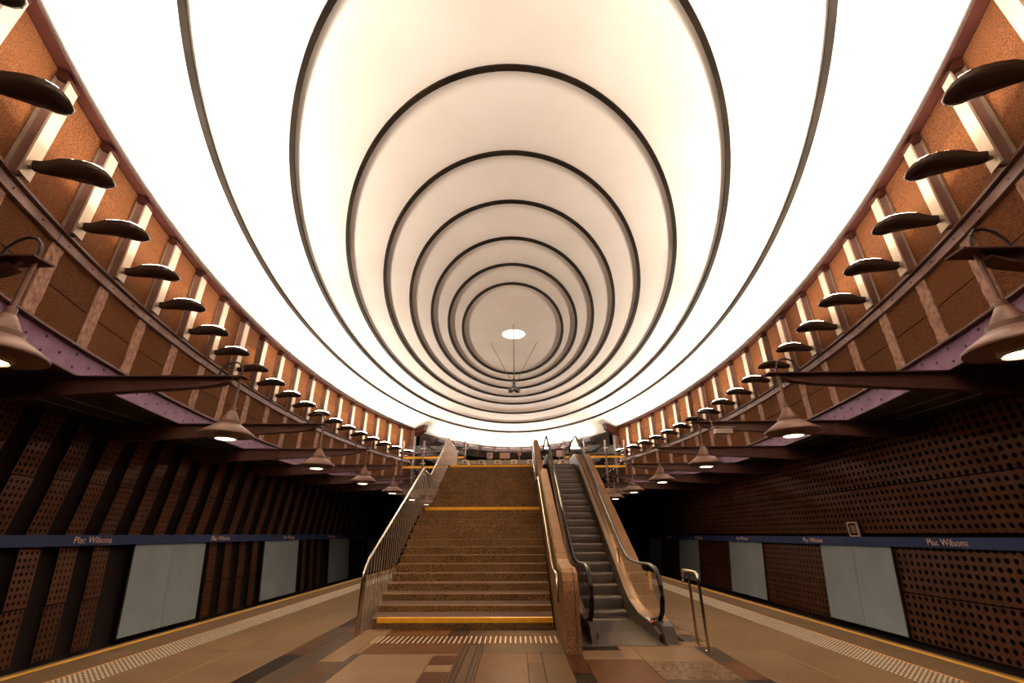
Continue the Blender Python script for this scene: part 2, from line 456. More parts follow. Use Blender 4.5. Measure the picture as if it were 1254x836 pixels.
for side, sg in (('left', -1), ('right', 1)):
    t0, t1 = (-TEND, 0) if sg < 0 else (0, TEND)
    wall = struct(ring([(.0, 4.3), (.14, 4.3), (.14, 8.24), (.0, 8.24)], t0, t1, 90).build('wall_gallery_' + side, 'backing'))
    # top ring beam carrying the dome edge
    ring([(-.22, 8.13), (.1, 8.13), (.1, 8.25), (-.16, 8.25), (-.16, 8.19), (-.22, 8.19)], t0, t1, 90).build('edge_beam', 'edge_steel', wall, True)
    # rail between the two tiers: dark ledge and bolted front strip
    ring([(-.06, 6.10), (.0, 6.10), (.0, 6.17), (-.16, 6.17), (-.16, 6.13)], t0, t1, 90).build('ledge', 'maroon_steel', wall, True)
    s = .0; i = 0
    while s < HALF - .05:      # rail in straight-jointed lengths
        s1 = min(s + 2.89, HALF)
        a0, a1 = sorted((th_at(sg * (s + .008)), th_at(sg * (s1 - .008))))
        ring([(-.11, 5.95), (-.06, 5.93), (.0, 5.93), (.0, 6.10), (-.11, 6.10)], a0, a1, 8).build('rail', 'rail_steel', wall, True)
        s = s1
    # mauve ring girder under the gallery
    ring([(-.02, 4.27), (.0, 4.27), (.0, 4.69), (-.02, 4.69)], t0, t1, 90).build('girder_web', 'mauve_steel', wall, True)
    ring([(-.13, 4.68), (.0, 4.68), (.0, 4.715), (-.13, 4.715)], t0, t1, 90).build('girder_flange', 'maroon_steel', wall, True)
    ring([(-.05, 4.25), (.14, 4.25), (.14, 4.275), (-.05, 4.275)], t0, t1, 90).build('girder_flange', 'maroon_steel', wall, True)
    mb = MB(); s = .2; i = 0
    while s < HALF - .1:
        p, t, nn = ell_frame(th_at(sg * s))
        for zz in ((4.36, 4.60) if i % 2 else (4.48,)):
            c = p + nn * .018
            q = [c + t * .024 * cos(2 * pi * j / 6) + Vector((0, 0, zz + .024 * sin(2 * pi * j / 6))) for j in range(6)]
            mb.add(q + [v + nn * .014 for v in q], [(6, 7, 8, 9, 10, 11)] + [(j, (j + 1) % 6, 6 + (j + 1) % 6, 6 + j) for j in range(6)])
        s += .42; i += 1
    stuff(mb.build('girder_bolts', 'bolt', wall))
    mb = MB(); s = .3
    while s < HALF - .1:
        p, t, nn = ell_frame(th_at(sg * s))
        c = p + nn * .108
        q = [c + t * .016 * cos(2 * pi * j / 6) + Vector((0, 0, 6.03 + .016 * sin(2 * pi * j / 6))) for j in range(6)]
        mb.add(q + [v + nn * .012 for v in q], [(6, 7, 8, 9, 10, 11)] + [(j, (j + 1) % 6, 6 + (j + 1) % 6, 6 + j) for j in range(6)])
        s += .7225
    stuff(mb.build('rail_bolts', 'bolt', wall))
    for idx, k in enumerate(ks):
        p, t, nn = ell_frame(th_at(sg * (S8 + k * BAY)))
        mw = frame_mw(p, t, nn)
        place('post', post_me, wall, mw)
        place('post_web', web_me, wall, mw)
        place('post_cap', cap_me, wall, mw)
        place('stone_strip', stones[(idx * 7 + (sg > 0)) % 4], wall, frame_mw(p, t, nn, 5.325))
        # bay between this post and the next
        if S8 + (k + 1) * BAY < HALF - .2 or True:
            sc = S8 + (k + .5) * BAY
            if sc > HALF - .1: continue
            p, t, nn = ell_frame(th_at(sg * sc))
            place('cork_panel', pu_lo, wall, frame_mw(p, t, nn, 6.83))
            place('cork_panel', pu_hi, wall, frame_mw(p, t, nn, 7.795))
            place('cork_panel', pl_lo, wall, frame_mw(p, t, nn, 5.02))
            place('cork_panel', pl_hi, wall, frame_mw(p, t, nn, 5.632))
    # end column and outward horn plate where the gallery stops at the hall
    p, t, nn = ell_frame(sg * TEND)
    ec = place('end_column', MB().box(-.12, .12, -.1, .28, 4.2, 8.12).mesh('end_column', 'maroon_steel'), wall, frame_mw(p, t, nn))
    hp = MB().prism([(-.1, 7.6), (.35, 7.75), (.95, 8.05), (1.05, 8.45), (.8, 8.4), (-.1, 8.1)], 'x', -.3, .1).mesh('end_plate', 'edge_steel')
    place('end_plate', hp, wall, frame_mw(p, t, nn))

# ------------------------------------------------------------------ ceiling above the tracks, track walls, track beds, far end wall, added bounce wall
WX, WT = 11.05, 10.75
for side, sg in (('left', -1), ('right', 1)):
    mb = MB(); ys = [-8 + i * .5 for i in range(107)]; vs = []
    for y in ys:
        q = 1 - ((y - YC) / EB) ** 2
        xi = X0 + sg * (EA + .02) * sqrt(q) if q > 0 else X0
        if y > 30.2: xi = sg * 7.3
        vs += [(xi, y, 4.34), (sg * 11.4, y, 4.34), (xi, y, 4.5), (sg * 11.4, y, 4.5)]
    fs = []
    for i in range(len(ys) - 1):
        a, b = i * 4, i * 4 + 4
        fs += [(a, a + 1, b + 1, b), (a + 2, b + 2, b + 3, a + 3), (a, b, b + 2, a + 2)]
    ct = struct(mb.add(vs, fs).build('ceiling_track_' + side, 'ceiling_grey'))
    for x in (9.55, 10.2):
        MB().box(sg * x - .012, sg * x + .012, -8, 45, 4.325, 4.341).build('seam', 'ceiling_seam', ct)

def wall_x(z):          # track wall bulges outward at the sign band
    return WX - .30 * (z - 1.5) / 2.75 if z > 1.5 else WX - .28 * (1.5 - z) / 2.45
BOARDS = [(14.1, 17.3), (21.35, 24.65), (28.7, 32.1), (36, 39.3)]
ROWS = [(2.86, 4.30), (1.58, 2.84), (.10, 1.36), (-1.02, .08)]
for side, sg in (('left', -1), ('right', 1)):
    poly = [(sg * (wall_x(z) + .16), z) for z in (-1.6, 1.5, 4.5)] + [(sg * 11.6, 4.5), (sg * 11.6, -1.6)]
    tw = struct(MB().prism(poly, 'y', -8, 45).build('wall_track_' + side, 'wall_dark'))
    pit = .96 if sg < 0 else 1.0
    pw = .60 if sg < 0 else .99
    for z0, z1 in ROWS:
        h = z1 - z0; x0, x1 = wall_x(z0), wall_x(z1)
        me = MB().box(-pw / 2, pw / 2, 0, .02, -h / 2, h / 2).mesh('perforated_panel', 'perforated_small' if sg < 0 else 'perforated_large')
        y = 4.45
        while y < 42:
            blocked = z1 < 1.5 and any((a + pw / 2 < y < b - pw / 2) if sg > 0 else (a - pw / 2 - .02 < y < b + pw / 2 + .02) for a, b in BOARDS)
            if not blocked:
                tilt = atan2(x1 - x0, h)
                # local x along the wall, local y into the station, slightly turned like a louvre
                yaw = radians(10) if sg < 0 else radians(2.5)
                base = Matrix.Rotation(-sg * pi / 2 * -1 if False else (sg * pi / 2), 4, 'Z')
                mw = Matrix.Translation((sg * (x0 + x1) / 2, y, (z0 + z1) / 2)) @ base @ Matrix.Rotation(yaw, 4, 'Z') @ Matrix.Rotation(tilt, 4, 'X')
                place('perforated_panel', me, tw, mw)
            y += pit
    tb = struct(MB().box(min(sg * 6.2, sg * 11.4), max(sg * 6.2, sg * 11.4), -8, 45, -1.5, -1.35).build('floor_track_' + side, 'track_dark'))
    for x in (7.6, 9.05):
        MB().box(sg * x - .035, sg * x + .035, -8, 45, -1.35, -1.17).build('rail', 'esc_dark', tb)
struct(MB().box(-11.6, 11.6, -8.2, -8, -1.6, 4.5).build('wall_back_bounce', 'hall_wall'))  # unseen wall behind the camera, added to bounce light back
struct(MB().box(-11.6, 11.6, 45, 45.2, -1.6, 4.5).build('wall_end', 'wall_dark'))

# blue station-name band, one each side, with the name repeated
def text_mesh(s, size, mat):
    cu = bpy.data.curves.new('txt', 'FONT'); cu.body = s; cu.size = size; cu.extrude = .003
    cu.align_x = 'CENTER'; cu.align_y = 'CENTER'; cu.resolution_u = 3
    o = bpy.data.objects.new('txt', cu); COL.objects.link(o)
    dg = bpy.context.evaluated_depsgraph_get(); dg.update()
    me = bpy.data.meshes.new_from_object(o.evaluated_get(dg))
    bpy.data.objects.remove(o); bpy.data.curves.remove(cu)
    me.materials.clear(); me.materials.append(MATS[mat]); me.name = 'lettering'
    return me
TXT = text_mesh('Plac Wilsona', .225, 'lettering')
bx = [v.co.x for v in TXT.vertices]; TW = max(bx) - min(bx)
for sg, zc, y0, lab in ((-1, 1.49, 12.57, 'long blue station name band above blank boards on the louvred track wall'),
                        (1, 1.36, 12.15, 'long blue station name band below a small framed notice')):
    hz = .125
    b = MB().box(sg * (WX - .16) - .03, sg * (WX - .16) + .03, 2, 44, zc - hz, zc + hz).build('station_sign_band', 'sign_blue')
    tag(b, lab, 'sign')
    for k in range(-1, 6):
        y = y0 + 5.42 * k
        mw = Matrix.Translation((sg * (WX - .194), y, zc)) @ Matrix.Rotation(-sg * pi / 2, 4, 'Z') @ Matrix.Rotation(pi / 2, 4, 'X') @ Matrix.Diagonal((1.13 / TW, 1.0, 1, 1))
        place('lettering', TXT, b, mw)
    for q, (a, c) in enumerate(BOARDS):
        zt, zb = zc - hz - .0, -.97
        xt, xb = wall_x(1.35) - .10, wall_x(-.97) - .10
        rootm = empty('blank_board', (sg * xb, (a + c) / 2, zb))
        tag(rootm, ['first', 'second', 'third', 'last'][q] + ' blank board past the stair foot on the ' + ('louvred wall with dark gaps' if sg < 0 else 'closed perforated wall'), 'board', 'blank boards below the blue bands')
        hw = (c - a) / 2; dx = sg * (xt - xb); H_ = zt - zb
        for y_0, y_1 in ((-hw, -.006), (.006, hw)):
            MB().prism([(0, 0), (dx, H_), (dx + sg * .03, H_), (sg * .03, 0)], 'y', y_0, y_1).build('sheet', 'board_white', rootm)
        for yy in (-hw - .02, hw):
            MB().prism([(-sg * .01, -.02), (dx - sg * .01, H_), (dx + sg * .04, H_), (sg * .04, -.02)], 'y', yy, yy + .02).build('edge_strip', 'esc_dark', rootm)

nf = empty('framed_notice', (WX - .13, 15.35, 1.49))
tag(nf, 'small pale-framed brown notice standing on the blue name band', 'notice')
for y0_, y1_, z0_, z1_ in ((-.22, .22, 0, .035), (-.22, .22, .39, .425), (-.22, -.18, .035, .39), (.18, .22, .035, .39)):
    MB().box(-.06, .0, y0_, y1_, z0_, z1_).build('frame_bar', 'frame_pale', nf)
MB().box(-.03, .0, -.18, .18, .035, .39).build('back_plate', 'shell_black', nf)
MB().box(-.045, -.03, -.10, .10, .09, .335).build('notice_sheet', 'notice_brown', nf)

# ------------------------------------------------------------------ platform floor
PE = 6.22
fl = struct(MB().box(-PE, PE, -8, 45, -1.3, -.03).build('floor', 'joint_dark'))
tile_cache = {}
def tile(x0, x1, y0, y1, mat, nm='tile', gap=.002):
    w_, d_ = round(x1 - x0, 3), round(y1 - y0, 3)
    key = (w_, d_, mat)
    if key not in tile_cache:
        tile_cache[key] = MB().cbox(-w_ / 2 + gap, w_ / 2 - gap, -d_ / 2 + gap, d_ / 2 - gap, -.03, 0, .003).mesh(nm, mat)
    return place(nm, tile_cache[key], fl, Matrix.Translation(((x0 + x1) / 2, (y0 + y1) / 2, 0)))
for sg in (-1, 1):
    y = -6.0
    while y < 40:
        for a, b, mt in ((3.22, 4.03, 'beige'), (4.03, 4.84, 'beige'), (5.44, 6.03, 'edge_beige')):
            tile(min(sg * a, sg * b), max(sg * a, sg * b), y, y + 2.0, mt)
        tile(min(sg * 4.84, sg * 5.42), max(sg * 4.84, sg * 5.42), y, y + 2.0, 'tact_base', 'tactile_slab')
        y += 2.0
    MB().box(min(sg * 6.03, sg * 6.12), max(sg * 6.03, sg * 6.12), -8, 45, -.03, .002).build('yellow_line', 'yellow_deep', fl)
    MB().box(min(sg * 6.12, sg * PE), max(sg * 6.12, sg * PE), -8, 45, -.03, 0).build('edge_kerb', 'edge_beige', fl)
    MB().box(min(sg * 5.42, sg * 5.44), max(sg * 5.42, sg * 5.44), -8, 45, -.03, .001).build('orange_line', 'orange_line', fl)
    mb = MB(); vs = []; fs = []
    j = 0; y = 3.0
    while y < 34:
        for i in range(8):
            x = sg * (4.885 + i * .07); b0 = len(vs)
            for rr, zz in ((.018, .0), (.012, .006)):
                vs += [(x + rr * cos(2 * pi * q / 6), y + rr * sin(2 * pi * q / 6), zz) for q in range(6)]
            fs += [tuple(b0 + 6 + q for q in range(6))] + [(b0 + q, b0 + (q + 1) % 6, b0 + 6 + (q + 1) % 6, b0 + 6 + q) for q in range(6)]
        y += .07
    me = bpy.data.meshes.new('tactile_domes'); me.from_pydata(vs, [], fs); me.materials.append(MATS['tact_dot'])
    stuff(place('tactile_domes', me, fl))
# mosaic of coloured slabs between the two beige lanes
T_ = []
def strip(x0, x1, cuts):
    for (ya, yb, mt) in cuts: T_.append((x0, x1, ya, yb, mt))
strip(-3.22, -2.91, [(3.2, 7.67, 't_dark'), (7.67, 9.02, 't_brown'), (9.02, 9.84, 't_grey'), (9.84, 11.2, 't_dark'), (11.2, 14, 't_grey'), (14, 18, 't_dark'), (18, 22, 't_grey')])
strip(-2.91, -2.56, [(3.2, 6.0, 't_brown'), (6.0, 9.23, 't_grey'), (9.23, 9.84, 't_orange'), (9.84, 11.2, 't_grey'), (11.2, 22, 't_brown')])
strip(-2.56, -2.2, [(3.2, 5.6, 't_light'), (5.6, 7.3, 't_brown'), (7.3, 8.29, 't_light'), (8.29, 9.6, 't_light')])
strip(-2.2, -2.1, [(3.2, 7.75, 't_grey'), (7.75, 9.62, 't_light')])
strip(-2.1, -1.01, [(3.2, 5.2, 't_grey'), (5.2, 7.72, 't_light')])
strip(-1.01, -.67, [(3.2, 6.0, 't_brown'), (6.0, 6.81, 't_red'), (6.81, 7.14, 't_light'), (7.14, 7.63, 't_red'), (7.63, 7.72, 't_light')])
strip(-.67, -.33, [(3.2, 5.6, 't_brown'), (5.6, 8.3, 't_brown')])
strip(-.33, .33, [(3.2, 5.0, 't_red'), (5.0, 7.78, 't_orange')])
strip(.33, .54, [(3.2, 5.8, 't_brown'), (5.8, 7.2, 't_red'), (7.2, 7.78, 't_orange')])
strip(.54, .89, [(3.2, 7.78, 't_brown')])
strip(.89, 1.13, [(3.2, 6.74, 't_dark'), (6.74, 7.64, 't_red')])
strip(1.13, 1.95, [(3.2, 5.0, 't_grey'), (5.0, 7.4, 't_orange'), (7.4, 7.93, 't_light')])
strip(1.13, 1.74, [(7.93, 8.19, 't_dark')])
strip(1.74, 1.95, [(7.93, 8.19, 't_light')])
strip(1.95, 2.9, [(3.2, 5.2, 't_brown'), (5.2, 6.46, 't_grey'), (6.46, 7.28, 't_speckle'), (7.28, 8.19, 't_light')])
strip(2.9, 3.22, [(3.2, 6.46, 't_dark'), (6.46, 7.27, 't_orange'), (7.27, 8.12, 't_grey'), (8.12, 8.5, 't_light'), (8.5, 9.05, 't_grey'), (9.05, 9.4, 't_light'), (9.4, 10.0, 't_orange'), (10.0, 11.5, 't_grey'), (11.5, 16, 't_brown'), (16, 22, 't_grey')])
strip(2.55, 2.9, [(8.19, 8.5, 't_light')])
strip(-2.1, -.67, [(7.72, 8.38, 't_orange'), (8.38, 8.95, 't_red')])
strip(-.67, -.33, [(8.3, 8.95, 't_red')])
strip(-.33, .89, [(7.78, 8.38, 't_brown'), (8.38, 8.95, 't_orange')])
strip(-2.1, -1.0, [(8.95, 9.62, 't_orange')])
strip(-1.0, -.67, [(8.95, 9.62, 't_dark')])
strip(-.67, .89, [(8.95, 9.62, 't_brown')])
for t_ in T_: tile(*t_)
tile(-3.22, 3.22, -6, 3.2, 'beige')
MB().box(-2.56, 3.22, 9.62, 40, -.03, -.004).build('under_stair_floor', 't_grey', fl)
mb = MB(); x = -2.16
while x < .86:
    mb.add([(x - .014, 8.40, 0), (x + .014, 8.40, 0), (x + .014, 8.92, 0), (x - .014, 8.92, 0), (x - .009, 8.41, .007), (x + .009, 8.41, .007), (x + .009, 8.91, .007), (x - .009, 8.91, .007)],
           [(4, 5, 6, 7), (0, 1, 5, 4), (1, 2, 6, 5), (2, 3, 7, 6), (3, 0, 4, 7)])
    x += .083
stuff(mb.build('tactile_ribs', 'tact_rib', fl))
for x in (-.625, -.565, -.43, -.37):
    MB().box(x - .012, x + .012, 3.2, 8.36, .0, .005).build('guide_rib', 't_dark', fl)

# ------------------------------------------------------------------ staircase
SX0, SX1 = -2.52, .87
Y1, R1, TR = 9.62, .165, .30
NA, NB = 14, 11
ZL = NA * R1; YL = Y1 + (NA - 1) * TR; Y2 = 15.1; ZM = ZL + NB * R1; YM = Y2 + (NB - 1) * TR
st = empty('staircase', ((SX0 + SX1) / 2, Y1, 0))
tag(st, 'wide speckled granite staircase with two flights and yellow edge strips', 'staircase')
st_off = Vector(((SX0 + SX1) / 2, Y1, 0))
def st_box(x0, x1, y0, y1, z0, z1, nm, mt, c=.01):
    o = MB().cbox(x0 - st_off.x, x1 - st_off.x, y0 - st_off.y, y1 - st_off.y, z0, z1, c).build(nm, mt, st)
    return o
rnd = random.Random(9)
def flight(y0, z0, n_):
    for i in range(n_):
        c1 = SX0 + 1.0 + rnd.choice((0, .12, .3)); c2 = SX0 + 2.15 + rnd.choice((0, .15, .35))
        xs = [SX0, c1, c2, SX1]
        for a, b in zip(xs, xs[1:]):
            ya = y0 + i * TR
            st_box(a + .0015, b - .0015, ya - .012, ya + TR + .04, z0 + i * R1 + .001, z0 + (i + 1) * R1, 'step_block', 'granite', .008)
flight(Y1, 0, NA - 1)
flight(Y2, ZL, NB - 1)
for a, b in ((SX0, SX0 + 1.15), (SX0 + 1.15, SX0 + 2.3), (SX0 + 2.3, SX1)):
    st_box(a + .0015, b - .0015, YL - .012, YL + .8, ZL - R1 + .001, ZL, 'landing_slab', 'granite', .008)
    st_box(a + .0015, b - .0015, YL + .803, Y2 + .05, ZL - R1 + .001, ZL, 'landing_slab', 'granite', .008)
    st_box(a + .0015, b - .0015, YM - .012, YM + .6, ZM - R1 + .001, ZM, 'landing_slab', 'granite', .008)
prof = [(Y1 + .02, 0)]
for i in range(NA - 1): prof += [(Y1 + .02 + i * TR, i * R1 + .13), (Y1 + .02 + (i + 1) * TR, i * R1 + .13)]
prof = [(Y1 + .03, 0), (Y1 + .03, .1), (YL + .05, ZL - R1 - .1), (Y2 + .1, ZL - R1 - .02), (YM + .05, ZM - R1 - .1), (YM + .6, ZM - R1 - .02), (YM + .6, ZM - .55), (Y2, ZL - .65), (YL + .6, ZL - .65), (Y1 + .6, 0)]
MB().prism([(a - st_off.y, b) for a, b in prof], 'x', SX0 - st_off.x + .01, SX1 - st_off.x - .01).build('stair_body', 'slab_edge', st)
for ya, za in ((Y1, R1), (YL, ZL), (YM, ZM)):
    MB().prism([(ya - .016 - st_off.y, za - .075), (ya - .010 - st_off.y, za - .075), (ya - .010 - st_off.y, za + .002), (ya + .07 - st_off.y, za + .002), (ya + .07 - st_off.y, za + .006), (ya - .016 - st_off.y, za + .006)], 'x', SX0 + .1 - st_off.x, SX1 - .01 - st_off.x).build('yellow_nosing', 'yellow', st)

# left railing: tube handrail on close vertical bars
RX = -2.585
HR = 1.0
rl = empty('stair_railing', (RX, 9.3, 0))
tag(rl, 'brushed steel stair railing with close vertical bars', 'railing')
def nz(y):   # nosing line
    if y < YL: return max(0, (y - Y1) * R1 / TR + R1)
    if y < Y2 - TR: return ZL
    if y < YM: return (y - Y2) * R1 / TR + R1 + ZL
    return ZM
path = [(8.98, 0), (8.98, .82), (9.0, .93), (9.06, 1.04), (9.22, 1.16), (9.5, 1.31), (YL + .05, ZL + HR + .05), (YL + .2, ZL + HR + .09), (YL + .3, ZL + HR + .07), (Y2 - .3, ZL + HR + .04), (Y2 - .15, ZL + HR + .08), (YM + .2, ZM + HR + .1), (YM + .35, ZM + HR + .14), (YM + .5, ZM + HR + .12), (21.5, ZM + HR + .06), (21.6, ZM + HR - .1), (21.6, ZM)]
MB().tube([(0, y - 9.3, z) for y, z in path], .024, 10).build('handrail', 'stainless', rl, True)
def rail_z(y):
    for (a, za), (b, zb) in zip(path[3:], path[4:]):
        if a <= y <= b: return za + (zb - za) * (y - a) / (b - a)
    return 1.0
MB().tube([(.0, 9.12 - 9.3, 0), (.0, 9.12 - 9.3, 1.04)], .018, 8).build('post', 'stainless', rl, True)
bal = {}
y = 9.26
while y < 21.4:
    z0 = nz(y) - .16 if y > Y1 else 0
    z1 = rail_z(y) - .03
    key = round(z1 - z0, 2)
    if key not in bal: bal[key] = MB().tube([(0, 0, 0), (0, 0, key)], .011, 6).mesh('baluster', 'baluster_metal', True)
    place('baluster', bal[key], rl, Matrix.Translation((0, y - 9.3, z0)))
    y += .18

# granite parapet between stairs and escalator
PX0, PX1 = .90, 1.12
par = empty('granite_parapet', (1.01, 7.65, 0))
tag(par, 'speckled granite parapet wall with a steel handrail between stairs and escalator', 'parapet')
base = [(7.65, 0), (7.65, .80), (7.68, .93), (7.76, 1.03), (7.9, 1.09), (8.55, 1.13), (8.85, 1.19), (9.05, 1.28), (13.5, 3.36), (15.0, 3.42), (18.3, 5.16), (19.6, 5.2)]
low = [(19.6, 3.6), (18.3, 3.6), (15.0, 1.8), (13.5, 1.7), (10.4, 0)]
def sub(pts): return [(a - 7.65, b) for a, b in pts]
MB().prism(sub([(7.67, 0), (7.67, .8), (7.72, .95), (7.85, 1.03), (8.55, 1.06), (8.85, 1.12), (9.05, 1.21), (13.5, 3.29), (15.0, 3.35), (18.3, 5.09), (19.6, 5.13)] + low), 'x', PX0 - 1.01, PX1 - 1.01).build('wall_body', 'granite', par)
def cop(pts, hw, nm='coping_slab'):
    poly = pts + [(a + nx_, b - .07) for (a, b), nx_ in zip(reversed(pts), [0] * len(pts))]
    return MB().prism(sub(poly), 'x', -hw, hw).build(nm, 'granite_pale', par)
for k in range(5):
    a = 9.06 + k * .89; b = a + .885
    f_ = lambda y: 1.285 + (y - 9.05) * (3.36 - 1.28) / 4.45
    cop([(a, f_(a)), (min(b, 13.5), f_(min(b, 13.5)))], .085)
cop([(13.51, 3.36), (15.0, 3.42)], .085)
for k in range(4):
    a = 15.01 + k * .822; b = a + .818
    f_ = lambda y: 3.42 + (y - 15.0) * (5.16 - 3.42) / 3.3
    cop([(a, f_(a)), (b, f_(b))], .085)
cop([(18.31, 5.165), (19.6, 5.2)], .085)
cop([(8.05, 1.10), (8.55, 1.13), (8.85, 1.19), (9.05, 1.285)], .10)
# thick front slab wrapping the end
MB().prism(sub([(7.63, 0), (7.63, .80), (7.66, .94), (7.75, 1.05), (7.9, 1.10), (8.04, 1.11), (8.04, 1.03), (7.9, 1.02), (7.8, .98), (7.74, .9), (7.71, .8), (7.71, 0)]), 'x', -.115, .115).build('end_slab', 'granite_pale', par)
MB().prism(sub([(7.622, 0), (7.622, .80), (7.652, .94), (7.745, 1.057), (7.9, 1.108), (7.9, 1.1), (7.75, 1.04), (7.66, .93), (7.63, .8), (7.63, 0)]), 'x', .045, .055).build('joint_line', 'joint_dark', par)
hp_ = [(7.95, .62), (7.98, .93), (8.05, 1.0), (8.5, 1.02), (8.8, 1.05), (9.1, 1.15), (13.4, 3.12), (14.95, 3.18), (18.2, 4.92), (19.3, 4.95)]
MB().tube([(PX0 - 1.01 - .07, a - 7.65, b) for a, b in hp_], .021, 8).build('handrail', 'stainless', par, True)
phr = par.children[-1]
for a, b in ((8.3, 1.0), (10.2, 1.66), (11.8, 2.39), (13.4, 3.12), (15, 3.2), (16.6, 4.05), (18.1, 4.85)):
    MB().tube([(PX0 - 1.01, a - 7.65, b - .07), (PX0 - 1.01 - .07, a - 7.65, b - .07), (PX0 - 1.01 - .07, a - 7.65, b)], .009, 6).build('bracket', 'stainless', phr)

# ------------------------------------------------------------------ escalator
EX0, EX1, EY, ER, ET = 1.52, 2.50, 10.82, .207, .362
es = empty('escalator', (2.01, 8.6, 0))
tag(es, 'escalator with dark grooved steps, glass sides and black handrails', 'escalator')
def E_(b, nm, mt, smooth=False, par_=None):
    b.v = [(x - 2.01, y - 8.6, z) for x, y, z in b.v]
    return b.build(nm, mt, par_ or es, smooth)
# floor plates
for a, b in ((8.19, 9.35), (9.355, 10.62)):
    E_(MB().cbox(1.16, 2.50, a, b, -.028, .006, .003), 'floor_plate', 'esc_plate')
E_(MB().cbox(1.55, 2.48, 10.4, 10.66, .006, .016, .004), 'comb_plate', 'stainless')
NSTEP = 20
stp = MB()
pts = [(0, -.16), (0, .0)]
prof = [(.03, -.06), (.012, .0), (.0, .08), (.002, .17), (.012, ER - .008), (.03, ER), (ET + .05, ER), (ET + .05, ER - .05), (.1, ER - .06), (.1, -.06)]
step_me = MB().prism(prof, 'x', EX0 - 2.01, EX1 - 2.01).mesh('step', 'esc_step')
for i in range(NSTEP):
    zz = -.085 + i * ER if i else -.10
    zz = min(zz, ZM - ER + .01)
    place('step', step_me, es, Matrix.Translation((0, EY + i * ET - 8.6, zz)))
    if i % 1 == 0:
        pass
YT = EY + NSTEP * ET
E_(MB().cbox(1.3, 2.6, YT - .1, YT + 1.6, ZM - .05, ZM + .004, .002), 'floor_plate', 'esc_plate')
SL = ER / ET
def incl(y, lo_z, hi_z, ys=10.9, ye=17.75):     # a line running flat, up the slope, flat
    return lo_z + (hi_z - lo_z) * min(1, max(0, (y - ys) / (ye - ys)))
for xa, xb, nm in ((1.40, 1.515, 'a'), (2.505, 2.60, 'b')):
    d0 = [(8.55, .0), (8.5, .10), (8.9, .17), (9.8, .20), (10.5, .34), (10.9, .52), (17.6, 4.36), (18.0, 4.5), (19.6, 4.52)]
    lo_ = [(19.6, 3.7), (18.0, 3.7), (11.2, -.02)]
    E_(MB().prism(d0 + lo_, 'x', xa, xb), 'skirt_panel', 'esc_dark')
    E_(MB().sweep([((xa + xb) / 2, a, b + .012) for a, b in d0[2:]], [(-.055, -.01), (.055, -.01), (.055, .012), (-.055, .012)]), 'deck_strip', 'esc_bronze')
HRP = [(9.06, .20), (8.75, .27), (8.56, .40), (8.47, .58), (8.44, .80), (8.50, .95), (8.66, 1.05), (8.95, 1.09), (9.86, 1.07), (10.4, 1.09), (10.75, 1.16), (11.1, 1.31), (11.56, 1.55), (13.61, 2.77), (17.65, 5.10), (17.95, 5.24), (18.25, 5.28), (19.6, 5.28), (19.95, 5.2), (20.08, 5.0), (20.05, 4.8), (19.9, 4.66)]
PANES = []; NEW = []
for gx in (1.43, 2.60):
    hr = E_(MB().sweep([(gx, a, b) for a, b in HRP], [(-.04, -.018), (-.03, .012), (-.012, .024), (.012, .024), (.03, .012), (.04, -.018)]), 'handrail', 'rubber', True)
    gpoly = [(a, b - .025) for a, b in HRP[4:19]]
    # glass panes between deck and handrail, in lengths
    def hz_(y):
        for (a, za), (b, zb) in zip(HRP[7:], HRP[8:19]):
            if a <= y <= b: return za + (zb - za) * (y - a) / (b - a)
        return 1.05
    def dz_(y):
        P_ = [(8.5, .15), (8.9, .18), (9.8, .21), (10.5, .35), (10.9, .53), (17.6, 4.37), (18.0, 4.51), (20, 4.53)]
        for (a, za), (b, zb) in zip(P_, P_[1:]):
            if a <= y <= b: return za + (zb - za) * (y - a) / (b - a)
        return .15
    gp_ = E_(MB().prism([(8.95, .17), (8.72, .25), (8.55, .42), (8.48, .6), (8.46, .8), (8.52, .93), (8.68, 1.03), (8.95, 1.065), (9.6, 1.06), (9.6, .2)], 'x', gx - .006, gx + .006), 'glass_pane', 'glass'); PANES.append(gp_)
    cuts = [9.605, 10.9, 12.6, 14.3, 16.0, 17.7, 19.6]
    for a, b in zip(cuts, cuts[1:]):
        yy = [a + .004 + (b - a - .008) * q / 8 for q in range(9)]
        E_(MB().prism([(q, dz_(q)) for q in yy] + [(q, hz_(q) - .022) for q in reversed(yy)], 'x', gx - .006, gx + .006), 'glass_pane', 'glass')
    # newel base under the handrail entry
    nb = E_(MB().prism([(8.28, 0), (8.42, .22), (8.7, .26), (9.1, .22), (9.4, .2), (9.4, 0)], 'x', gx - .06, gx + .13 if gx > 2 else gx + .03), 'newel_base', 'esc_dark'); NEW.append(nb)
    E_(MB().tube([(gx, 9.1, .19), (gx, 8.9, .22)], .06, 10), 'handrail_inlet', 'rubber', par_=nb)
for k, (yy, mt) in enumerate(((9.45, 'button_blue'), (9.3, 'button_white'), (9.15, 'button_white'), (8.95, 'button_red'))):
    E_(MB().cbox(2.50, 2.56, yy - .05, yy + .04, .185 + .0, .215, .005), 'pictogram', mt, par_=NEW[1])
E_(MB().box(2.589, 2.593, 8.95, 9.12, .68, .97), 'warning_sticker', 'label_yellow', par_=PANES[1])
E_(MB().box(2.58, 2.594, 11.55, 11.75, .98, 1.3), 'key_box', 'stainless')

